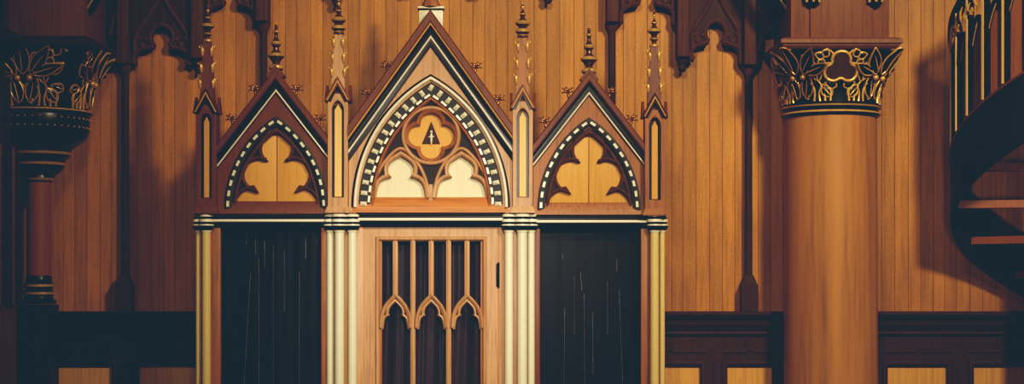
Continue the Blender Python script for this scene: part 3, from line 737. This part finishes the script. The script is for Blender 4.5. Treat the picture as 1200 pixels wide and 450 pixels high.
def trefoil(B, root, R0, size, rim):
    bm = BM(); pts = []
    for k in (90, -30, -150):
        for i in range(11):
            aa = math.radians(k + 105 - 21 * i)
            u = size * (.052 * math.cos(math.radians(k)) + .052 * math.cos(aa)); v = size * (.052 * math.sin(math.radians(k)) + .052 * math.sin(aa))
            tt = .62 + v / (B.z1 - B.z0); pts.append(B.p(R0 + u / B.r(R0 - PI/2, .6), tt, .03))
    tube(bm, pts, .0105 * size, 7, True, 1)
    cv = bm.verts.new(B.p(R0, .62, .03)); vs = [bm.verts.new(p) for p in pts]
    for i in range(len(vs)): bm.faces.new((vs[i], vs[(i+1) % len(vs)], cv))
    build('trefoil_boss', bm, [M['dark_wood'], M[rim]], root, 60)
def decorate(B, root, faces, size=1.0, rim='gold', boss=True):
    mats = [M['black'], M[rim]]
    def lf(*a, **k): build('leaf', B.leaf(*a, **k), mats, root, 60)
    for f in faces:
        R0 = math.radians(f)
        def A(d): return R0 + math.radians(d)
        # trefoil boss in the middle of the face
        if boss: trefoil(B, root, R0, size, rim)
        for sd in (-1, 1):
            lf(A(sd*10), .08, .10*size, .032*size, sd*38)
            lf(A(sd*4), .28, .075*size, .026*size, sd*70)
            lf(A(sd*20), .55, .09*size, .03*size, -sd*50)
            lf(A(sd*24), .38, .12*size, .028*size, sd*10)
            lf(A(sd*17), .84, .055*size, .022*size, sd*70); lf(A(sd*17), .84, .055*size, .022*size, -sd*25); lf(A(sd*18), .80, .05*size, .02*size, sd*150)
            for L in ([(11, 0), (10.5, .16), (13, .3)], [(23, .0), (24, .14), (22, .26)], [(33, .60), (28, .70), (29, .84), (35, .88), (37, .78), (33, .74)], [(8, .90), (12, .97), (16, .93)], [(38, .04), (36, .16), (39, .26), (43, .2)]):
                build('stem', B.line([(f + sd*q_, t_) for q_, t_ in L], .008*size), mats, root)
            build('stem', B.line([(f + sd*17, 0.0), (f + sd*18, .18), (f + sd*23, .36), (f + sd*29, .44)], .008*size), mats, root)
            build('stem', B.line([(f + sd*30, 0.0), (f + sd*29, .2), (f + sd*33, .36), (f + sd*40, .40), (f + sd*44, .32), (f + sd*40, .24), (f + sd*35, .28)], .008*size), mats, root)
    for f in [a + 45 for a in faces] + [faces[0] - 45]:
        R0 = math.radians(f)
        for d, L_, W_, an in ((0, .2, .04, 0), (-7, .18, .034, -32), (7, .18, .034, 32), (-10, .15, .03, -68), (10, .15, .03, 68)):
            lf(R0 + math.radians(d), .52, L_*size, W_*size, an, out=.03, curl=.05, dome=.035)
        for d in (-6, 6):
            bm = BM(); ball(bm, B.p(R0 + math.radians(d), .46, .03), .02*size, 0); build('berry', bm, rim, root)
        lf(R0 - .1, .05, .17*size, .035*size, -10, out=.015); lf(R0 + .1, .05, .17*size, .035*size, 10, out=.015)

COLX, COLY = 2.325, 0.45
col = empty('carved_column', (COLX, COLY, 0), 'thick round golden brown column with a black and gold carved capital', 'column', kind='thing')
zn = Z(127, COLY)
bm = BM(); lathe(bm, COLX, COLY, [(.46, 0), (.46, .25), (.40, .3), (.42, .36), (.345, .44), (.340, .6), (.330, zn - .02)], 56); build('shaft', bm, 'column_wood', col)
bm = BM(); q = .006
lathe(bm, COLX, COLY, [(.33, zn - .075), (.35, zn - .07), (.36, zn - .055), (.35, zn - .04), (.342, zn - .03), (.345, zn - .02), (.362, zn - .012), (.368, zn), (.362, zn + .012), (.345, zn + .02)], 56,
      mats=[0, 0, 1, 0, 0, 0, 1, 0, 0]); build('neck_ring', bm, [M['black'], M['gold']], col)
zc1 = Z(57, 0.05)
B1 = Bell(COLX, COLY, zn + .02, zc1, .335, .40, .53)
bm = BM(); B1.mesh(bm); cap = build('capital', bm, 'black', col, 60)
decorate(B1, cap, [0, -90, 90], 1.12)
def square_stack(bm, cx, cy, rows, mi=0, ymax=None):
    rings = []
    for h_, z_ in rows:
        yb = cy + h_ if ymax is None else min(cy + h_, ymax)
        rings.append([bm.verts.new(p) for p in ((cx - h_, cy - h_, z_), (cx + h_, cy - h_, z_), (cx + h_, yb, z_), (cx - h_, yb, z_))])
    for k in range(len(rings) - 1):
        for i in range(4): bm.faces.new((rings[k][i], rings[k][(i+1) % 4], rings[k+1][(i+1) % 4], rings[k+1][i])).material_index = mi
    bm.faces.new(rings[0]).material_index = mi; bm.faces.new(rings[-1]).material_index = mi
za = Z(45, 0.02)
bm = BM(); square_stack(bm, COLX, COLY, [(.385, zc1 - .01), (.385, zc1 + .0), (.41, zc1 + .02), (.415, zc1 + .035), (.43, za - .03), (.43, za - .004), (.40, za + .012)], 0, YW - .002); build('abacus', bm, 'pier_wood', col, smooth=False)
bm = BM(); box(bm, COLX - .35, COLX + .35, COLY - .35, YW - .002, za + .012, 4.5, 0, .01); imp = build('impost_pier', bm, 'pier_wood', col)
bm = BM(); box(bm, COLX - .215, COLX + .235, COLY - .372, COLY - .35, za + .012, 4.45, 0, .006); build('pier_panel', bm, 'pier_wood', imp)
def rib(parent, sx, x0, z0, lean):
    """moulded vault rib rising out of the pier: dark bar with two gilded edges"""
    bm = BM(); pts = [(x0 + sx * lean * t * (0.5 + .5*t), COLY - .36 - .35 * t * t, z0 + 1.0 * t) for t in [i/8 for i in range(9)]]
    tube(bm, pts, .07, 8, False, 0)
    for d in (-.045, 0, .045): tube(bm, [(x + d, y - .068 + abs(d)*.4, z - .02) for x, y, z in pts], .010, 6, False, 1)
    ball(bm, pts[0], .06, 0)
    build('vault_rib', bm, [M['black'], M['gold']], parent)
rib(imp, -1, COLX - .2, Z(1, .1), .25); rib(imp, 1, COLX + .24, Z(1, .1), .25)
def side_rib(parent, sx, x0, z0, yc):
    bm = BM(); pts = [(x0 + sx * .30 * t, yc - .1 * t, z0 + .35 * t + .3 * t * t) for t in [i/8 for i in range(9)]]
    tube(bm, pts, .045, 8, False, 0)
    for d in (-.024, .0, .024): tube(bm, [(x + d*.6*sx*-1, y - .045, z - d) for x, y, z in pts], .008, 6, False, 1)
    build('diagonal_rib', bm, [M['black'], M['gold']], parent)
side_rib(imp, -1, COLX - .33, Z(14, .3), .35)

# ------------------------------------------------------------------ dark corbelled column in the left corner
LX, LY = -3.465, 0.50
lcol = empty('corner_column', (LX, LY, 0), 'slim red corner column under a dark corbelled leaf-carved capital', 'column', kind='thing')
q = lambda y: Z(y, LY); k = S * (D + LY) / D
zsill = Z(365, YW - .1) + .004
bm = BM(); lathe(bm, LX, LY, [(14*k, q(332)), (14*k, q(210))], 32); build('shaft', bm, 'red_shaft', lcol)
bm = BM(); lathe(bm, LX, LY, [(20*k, q(356)), (20*k, q(352)), (17*k, q(350)), (16*k, q(347)), (18*k, q(345)), (18*k, q(342)), (15.5*k, q(340)), (15.5*k, q(338)), (17.5*k, q(336)), (17.5*k, q(333)), (15*k, q(331)), (15.5*k, q(328)), (14.6*k, q(325)), (14*k, q(323))], 32,
      mats=[0, 0, 0, 0, 1, 0, 0, 0, 1, 0, 0, 0, 0]); build('base', bm, [M['black'], M['gold']], lcol)
bm = BM(); square_stack(bm, LX, LY, [(.115, 0.0), (.115, q(357))], 0, YW - .21); build('plinth', bm, 'darkest_wood', lcol, smooth=False)
bm = BM(); lathe(bm, LX, LY, [(14*k, q(214)), (17*k, q(212)), (18.5*k, q(209)), (18*k, q(206)), (22*k, q(204)), (28*k, q(198)), (30*k, q(194)), (31*k, q(191)), (30*k, q(188)), (34*k, q(185)), (37*k, q(182)), (38*k, q(179)), (37*k, q(176)), (42*k, q(172)),
      (52*k, q(165)), (56*k, q(160)), (58*k, q(150)), (58.5*k, q(140)), (58*k, q(137)), (61*k, q(135)), (62*k, q(133)), (61*k, q(131)), (57*k, q(130))], 48,
      mats=[0, 1, 0, 0, 0, 0, 1, 0, 0, 0, 1, 0, 0, 0, 0, 0, 0, 0, 0, 0, 1, 0]); crb = build('corbel', bm, [M['black'], M['gold']], lcol)
bm = BM()
for yy in (141, 151):
    for i in range(44):
        a = 2*PI*i/44; ball(bm, (LX + 58.6*k*math.cos(a), LY + 58.6*k*math.sin(a), q(yy)), .008, seg=7)
build('bead_row', bm, 'gold', crb)
B2 = Bell(LX, LY, q(130), Z(54, .1), 56*k, .44, .58)
bm = BM(); B2.mesh(bm); lcap = build('capital', bm, 'black', lcol, 60)
decorate(B2, lcap, [-45, 45], 1.25, 'gold', False)
za2 = Z(46, 0.0)
bm = BM(); square_stack(bm, LX, LY, [(.43, Z(56, .1)), (.45, Z(53, .05)), (.49, za2 - .04), (.50, za2 - .03), (.50, za2 + .01), (.46, za2 + .03)], 0, YW - .002); build('abacus', bm, 'dark_wood', lcol, smooth=False)
bm = BM(); box(bm, LX - .34, LX + .42, LY - .36, YW - .002, za2 + .03, 4.5, 0, .01); limp = build('impost_pier', bm, 'pier_wood', lcol)
side_rib(limp, 1, LX + .40, Z(14, .3), .30)

# ------------------------------------------------------------------ blind arcade on the back wall
YT = YW - 0.10
def wall_shaft(px, ycap, label):
    Yc = YW - .06; cx = X(px, Yc); q = lambda y: Z(y, Yc); k = S * (D + Yc) / D
    r = empty('wall_shaft', (cx, Yc, Z(365, YW - .1)), label, 'wall shaft', 'slim dark shafts on the planked wall', kind='thing')
    bm = BM(); lathe(bm, cx, Yc, [(4.6*k, q(336)), (4.3*k, q(ycap + 8))], 14)
    build('shaft', bm, 'dark_wood', r)
    bm = BM(); lathe(bm, cx, Yc, [(4.3*k, q(ycap + 10)), (6*k, q(ycap + 8)), (6.5*k, q(ycap + 5)), (8.4*k, q(ycap + 2)), (8.6*k, q(ycap))], 14); build('capital', bm, 'tracery_wood', r)
    bm = BM(); square_stack(bm, cx, Yc - .02, [(9.5*k, Z(365, YW - .1) + .002), (9.5*k, q(334)), (8*k, q(331)), (4.6*k, q(322))], 0, YW - .002); build('base', bm, 'dark_wood', r, smooth=False)
    bm = BM(); box(bm, cx - 7.2*k, cx + 7.2*k, YW - .17, YW - .002, q(ycap), 4.4, 0, .012); build('post', bm, 'tracery_wood', r)
wall_shaft(147, 76, 'slim dark wall shaft beside the corner column, left of the booth')
wall_shaft(309, 27, 'slim dark wall shaft rising behind the left small gable of the booth')
wall_shaft(717, 28, 'slim dark wall shaft rising behind the right small gable of the booth')
wall_shaft(877, 78, 'slim dark wall shaft just left of the thick round column')
def pendant(px, yb, label, hw=7.0):
    Yc = YW - .09; cx = X(px, Yc); q = lambda y: Z(y, Yc); k = S * (D + Yc) / D
    r = empty('hanging_post', (cx, Yc, q(yb)), label, 'pendant post', 'pendant posts on the planked wall', kind='thing')
    bm = BM(); box(bm, cx - hw*k, cx + hw*k, YW - .18, YW - .002, q(yb - 16), 4.4, 0, .01); build('post', bm, 'tracery_wood', r)
    bm = BM(); lathe(bm, cx, Yc, [(.5*k, q(yb + 1)), (3*k, q(yb)), (5*k, q(yb - 3)), (4.5*k, q(yb - 6)), (3.5*k, q(yb - 8)), (5*k, q(yb - 10)), (6.6*k, q(yb - 13)), (6.9*k, q(yb - 15.5)), (6.5*k, q(yb - 17))], 16); build('drop', bm, 'dark_wood', r)
pendant(233, 86, 'dark pendant post hanging above the booth\'s outer left pinnacle')
pendant(395, 8, 'dark pendant post tip above the pinnacle left of the centre gable', 5)
pendant(476, -6, 'dark pendant tip at the top edge left of the centre gable apex', 5)
pendant(556, -5, 'dark pendant tip at the top edge right of the centre gable apex', 5)
pendant(642, 4, 'dark pendant post tip above the pinnacle right of the centre gable', 5)
pendant(799.5, 84, 'dark pendant post hanging right of the booth\'s outer right pinnacle')
def trefoil_half(x0, cx, ys, foot):
    """left half of a cusped opening in photo pixels: springing at x0, crown at cx"""
    w = cx - x0
    f = min(foot, 86 + ys)
    return ([(x0, f)] + smooth_path([(x0 + .06*w, min(78 + ys, f)), (x0 + .17*w, 72 + ys), (x0 + .16*w, 62 + ys), (x0 + .34*w, 55 + ys), (x0 + .72*w, 52 + ys)], 4)
            + smooth_path([(x0 + .78*w, 47 + ys), (x0 + .68*w, 39 + ys), (x0 + .78*w, 30 + ys), (cx, 26 + ys)], 4))
def tracery_arch(x0, x1, ys, f0, f1, label, top=-70):
    cx = (x0 + x1) / 2; P = dedupe(trefoil_half(x0, cx, ys, f0) + mirror(trefoil_half(x0, cx, ys, f1), cx)[::-1])
    r = empty('tracery_arch', (X(cx, YT), YW - .06, Z(80 + ys, YT)), label, 'tracery', 'carved tracery arches on the planked wall', kind='thing')
    loop = [(x0, top)] + P + [(x1, top)]
    plate('tracery_board', [dedupe(loop)], YW - .10, YW - .03, 'dark_wood', r, .006, YT)
    bm = BM()
    hl = smooth_path([(x0 + 5, 58 + ys), (x0 + .18*(cx-x0), 36 + ys), (x0 + .62*(cx-x0), 12 + ys), (cx, -12 + ys)], 6)
    for L in (hl, mirror(hl, cx)): sweep(bm, L, roll(6, YW - .095, .03), YT)
    build('ogee_moulding', bm, 'tracery_wood', r)
    bm = BM(); 
    sweep(bm, P, [(-.5, YW - .09), (-.3, YW - .104), (2, YW - .118), (4, YW - .112), (5, YW - .09)], YT); clip(bm, x0 + .1, x1 - .1, YT); build('cusp_moulding', bm, 'tracery_wood', r)
    bm = BM()
    for sd in (-1, 1):
        u = cx + sd * .62 * (cx - x0)
        ball(bm, (X(u, YT), YW - .10, Z(48 + ys, YT)), .025); ball(bm, (X(u + sd*5, YT), YW - .10, Z(40 + ys, YT)), .018); ball(bm, (X(u - sd*5, YT), YW - .10, Z(41 + ys, YT)), .018)
    build('carved_sprig', bm, 'tracery_wood', r)
tracery_arch(152.96, 225.55, 5, 75, 66, 'dark cusped tracery arch above the wall left of the booth, beside corner column')
tracery_arch(239.87, 300.71, -46, 66, 26, 'dark cusped tracery arch between outer left pinnacle and left small gable')
tracery_arch(724.74, 792.49, -46, 27, 66, 'dark cusped tracery arch between right small gable and outer right pinnacle')
tracery_arch(806.82, 870.49, 0, 66, 76, 'dark cusped tracery arch just left of the thick column\'s capital')
def tracery_half(pts, ribs, label):
    r = empty('tracery_bracket', (X(pts[0][0], YT), YW - .06, Z(60, YT)), label, 'bracket', 'half tracery brackets beside the columns', kind='thing')
    plate('tracery_board', [dedupe(pts)], YW - .10, YW - .03, 'dark_wood', r, .004, YT)
    bm = BM()
    for L in ribs: sweep(bm, smooth_path(L, 6), roll(7, YW - .095, .035), YT)
    build('rib_moulding', bm, 'tracery_wood', r)
tracery_half([(138.21, -60), (138.21, 53), (133, 50), (126, 49), (126, -60)], [[(129, 40), (132, 30), (134, 18)]], 'dark tracery bracket between the corner column and the wall shaft')
tracery_half([(885.24, -60), (885.24, 77), (887, 77), (891, 74), (892, 64), (895, 56), (895.2, 40), (907.5, 38), (907.5, -60)], [[(889, 8), (896, 26), (904, 36)], [(889, 60), (891, 50), (893, 42)]], 'dark tracery bracket tucked against the thick column\'s capital')

# ------------------------------------------------------------------ spiral stair at the right edge
SX, SY, SR = 3.80, 0.10, 0.67
ZT0, KS = 2.588, 0.40
def H(th, r=SR, dz=0.0): return Vector((SX - r * math.cos(th), SY - r * math.sin(th), ZT0 + KS * th + dz))
st = empty('spiral_stair', (SX, SY, 0), 'dark curved spiral stair with gold-edged balustrade at the right edge', 'staircase')
def ribbon(bm, th0, th1, r, dz0, dz1, thick, n=60, mi=0):
    rows = []
    for i in range(n + 1):
        th = th0 + (th1 - th0) * i / n
        rows.append([bm.verts.new(H(th, r + a, b)) for a, b in ((0, dz0), (thick, dz0), (thick, dz1), (0, dz1))])
    for i in range(n):
        for j in range(4): bm.faces.new((rows[i][j], rows[i][(j+1) % 4], rows[i+1][(j+1) % 4], rows[i+1][j])).material_index = mi
    bm.faces.new(rows[0]).material_index = mi; bm.faces.new(rows[-1]).material_index = mi
bm = BM(); ribbon(bm, -2.6, 2.3, SR - .03, -.47, 0, .03); build('outer_string', bm, 'stair_dark', st, 50)
bm = BM(); ribbon(bm, -2.6, 2.3, SR - .045, -.006, .012, .055); build('string_cap', bm, 'mahogany', st, 50)
bm = BM(); ribbon(bm, -2.6, 2.3, SR - .05, .85, .90, .07); build('handrail', bm, 'stair_dark', st, 50)
bm = BM(); tube(bm, [(SX, SY, 0), (SX, SY, 4.3)], .09, 20); build('newel', bm, 'mahogany', st)
bm = BM()
def tread(th, w=.42):
    z = ZT0 + KS * th - .24
    bm = BM(); vs = []
    for dz in (0, -.055):
        vs.append([bm.verts.new((SX - r * math.cos(a), SY - r * math.sin(a), z + dz)) for r, a in ((.09, th - w/2), (SR - .035, th - w/2), (SR - .035, th), (SR - .035, th + w/2), (.09, th + w/2))])
    for i in range(5): bm.faces.new((vs[0][i], vs[0][(i+1) % 5], vs[1][(i+1) % 5], vs[1][i]))
    bm.faces.new(vs[0]); bm.faces.new(vs[1][::-1])
    build('tread', bm, 'red_shaft', st, smooth=False)
bm.free()
for i in range(8): tread(-2.33 + .63 * i)
bal = [-.85, -.6, -.35, -.12, .12, .36, .60, .84, 1.08, 1.32, 1.56]
for th in bal:
    bm = BM(); c = H(th, SR - .015); u = Vector((-math.cos(th), -math.sin(th), 0)); v = Vector((math.sin(th), -math.cos(th), 0))
    def bar(cu, cv, hu, hv, z0, z1):
        vs = [bm.verts.new(c + u * (cu + a * hu) + v * (cv + b * hv) + Vector((0, 0, z))) for z in (z0, z1) for a, b in ((-1,-1),(1,-1),(1,1),(-1,1))]
        for q_ in ((0,1,2,3),(7,6,5,4),(0,4,5,1),(1,5,6,2),(2,6,7,3),(3,7,4,0)): bm.faces.new([vs[i] for i in q_])
    bar(0, 0, .014, .026, 0, .86); o = build('baluster', bm, 'stair_dark', st, smooth=False)
    bm = BM(); bar(.018, -.016, .006, .0075, .012, .85); build('gold_edge', bm, 'strip_light', o, smooth=False)
# solid panels with a pointed head between the balusters, leaf sprays above
for a_, b_ in zip(bal[3:], bal[4:]):
    m_ = (a_ + b_) / 2
    bm = BM(); n = 10; rows = []
    for i in range(n + 1):
        th = a_ + (b_ - a_) * i / n; e = abs(i / n - .5) * 2; zt_ = .62 - .16 * e ** 1.5
        rows.append([bm.verts.new(H(th, SR - .05 + d, z)) for d, z in ((0, .01), (.012, .01), (.012, zt_ + KS * 0), (0, zt_))])
    for i in range(n):
        for j in range(4): bm.faces.new((rows[i][j], rows[i][(j+1) % 4], rows[i+1][(j+1) % 4], rows[i+1][j]))
    bm.faces.new(rows[0]); bm.faces.new(rows[-1])
    build('balustrade_panel', bm, 'stair_panel', st, 50)
    bm = BM(); pts = [H(a_ + (b_ - a_) * i / n, SR - .02, .64 - .16 * (abs(i / n - .5) * 2) ** 1.5) for i in range(n + 1)]
    tube(bm, pts, .022, 8, False, 0); tube(bm, [p + Vector((0, -.012, -.02)) for p in pts], .006, 6, False, 1); build('panel_arch', bm, [M['stair_dark'], M['gold']], st)
    bm = BM()
    for k_, (d, dz, L) in enumerate(((-.3, .69, .09), (.0, .70, .12), (.3, .69, .09), (-.15, .67, .07), (.16, .67, .07))):
        th = m_ + d * (b_ - a_)
        P = [H(th + .06 * d * j + .02 * math.sin(j * 1.7 + k_), SR + .004 + .008 * (j % 2), dz + L * j / 4) for j in range(5)]
        tube(bm, P, [.004, .011, .013, .009, .003], 7)
    build('leaf_spray', bm, 'gold', st)

# ------------------------------------------------------------------ camera
cam = bpy.data.cameras.new('camera'); co = bpy.data.objects.new('camera', cam); C.objects.link(co)
co.location = (0, -D, EZ); co.rotation_euler = (PI/2, 0, 0)
cam.sensor_width = 36; cam.lens = 36 * D / (1200 * S); cam.shift_y = (330 - 225) / 1200; cam.clip_end = 100
sc.camera = co

# ------------------------------------------------------------------ light
def aim(o, tgt): o.rotation_euler = (Vector(tgt) - o.location).to_track_quat('-Z', 'Y').to_euler()
def spot(name, loc, tgt, power, size, blend, radius, col):
    l = bpy.data.lights.new(name, 'SPOT'); l.energy = power; l.spot_size = math.radians(size); l.spot_blend = blend; l.shadow_soft_size = radius; l.color = col
    o = bpy.data.objects.new(name, l); C.objects.link(o); o.location = loc; aim(o, tgt); return o
spot('right_lamp', (3.9, -8.2, 6.5), (1.1, 0.6, 2.9), 2800, 66, 1.0, 0.45, (1.0, 0.90, 0.70))
spot('left_lamp', (-0.6, -9.0, 6.8), (0.1, 0.6, 2.7), 1350, 44, 1.0, 0.6, (1.0, 0.90, 0.70))
spot('booth_lamp', (0.6, -9.5, 3.6), (-0.55, 0, 1.6), 2300, 20, 1.0, 0.6, (1.0, 0.97, 0.92))
spot('low_fill', (1.6, -9.0, 1.5), (3.75, 0.6, 2.2), 620, 13, 1.0, 0.3, (1.0, 0.90, 0.70))  # added fill with no visible source, brightens the wall through the stair opening
w = bpy.data.worlds.new('world'); sc.world = w; w.use_nodes = True
bg = w.node_tree.nodes['Background']; bg.inputs[0].default_value = (0.62, 0.72, 0.9, 1); bg.inputs[1].default_value = 0.06

# ------------------------------------------------------------------ film response: faded teal blacks
vs = sc.view_settings
vs.view_transform = 'Standard'; vs.look = 'None'; vs.exposure = 0.0; vs.gamma = 1.0
vs.use_curve_mapping = True
cm = vs.curve_mapping
CURVES = (((0, .0090), (.012, .0118), (.05, .043), (.2, .215), (.5, .57), (1, 1)),
          ((0, .0203), (.012, .0210), (.05, .043), (.2, .205), (.5, .55), (1, 1)),
          ((0, .0290), (.012, .0291), (.05, .044), (.2, .190), (.5, .53), (1, 1)))
for i, pts in enumerate(CURVES):
    c = cm.curves[i]; c.points[0].location = pts[0]; c.points[-1].location = pts[-1]
    for p in pts[1:-1]: c.points.new(*p)
cm.update()
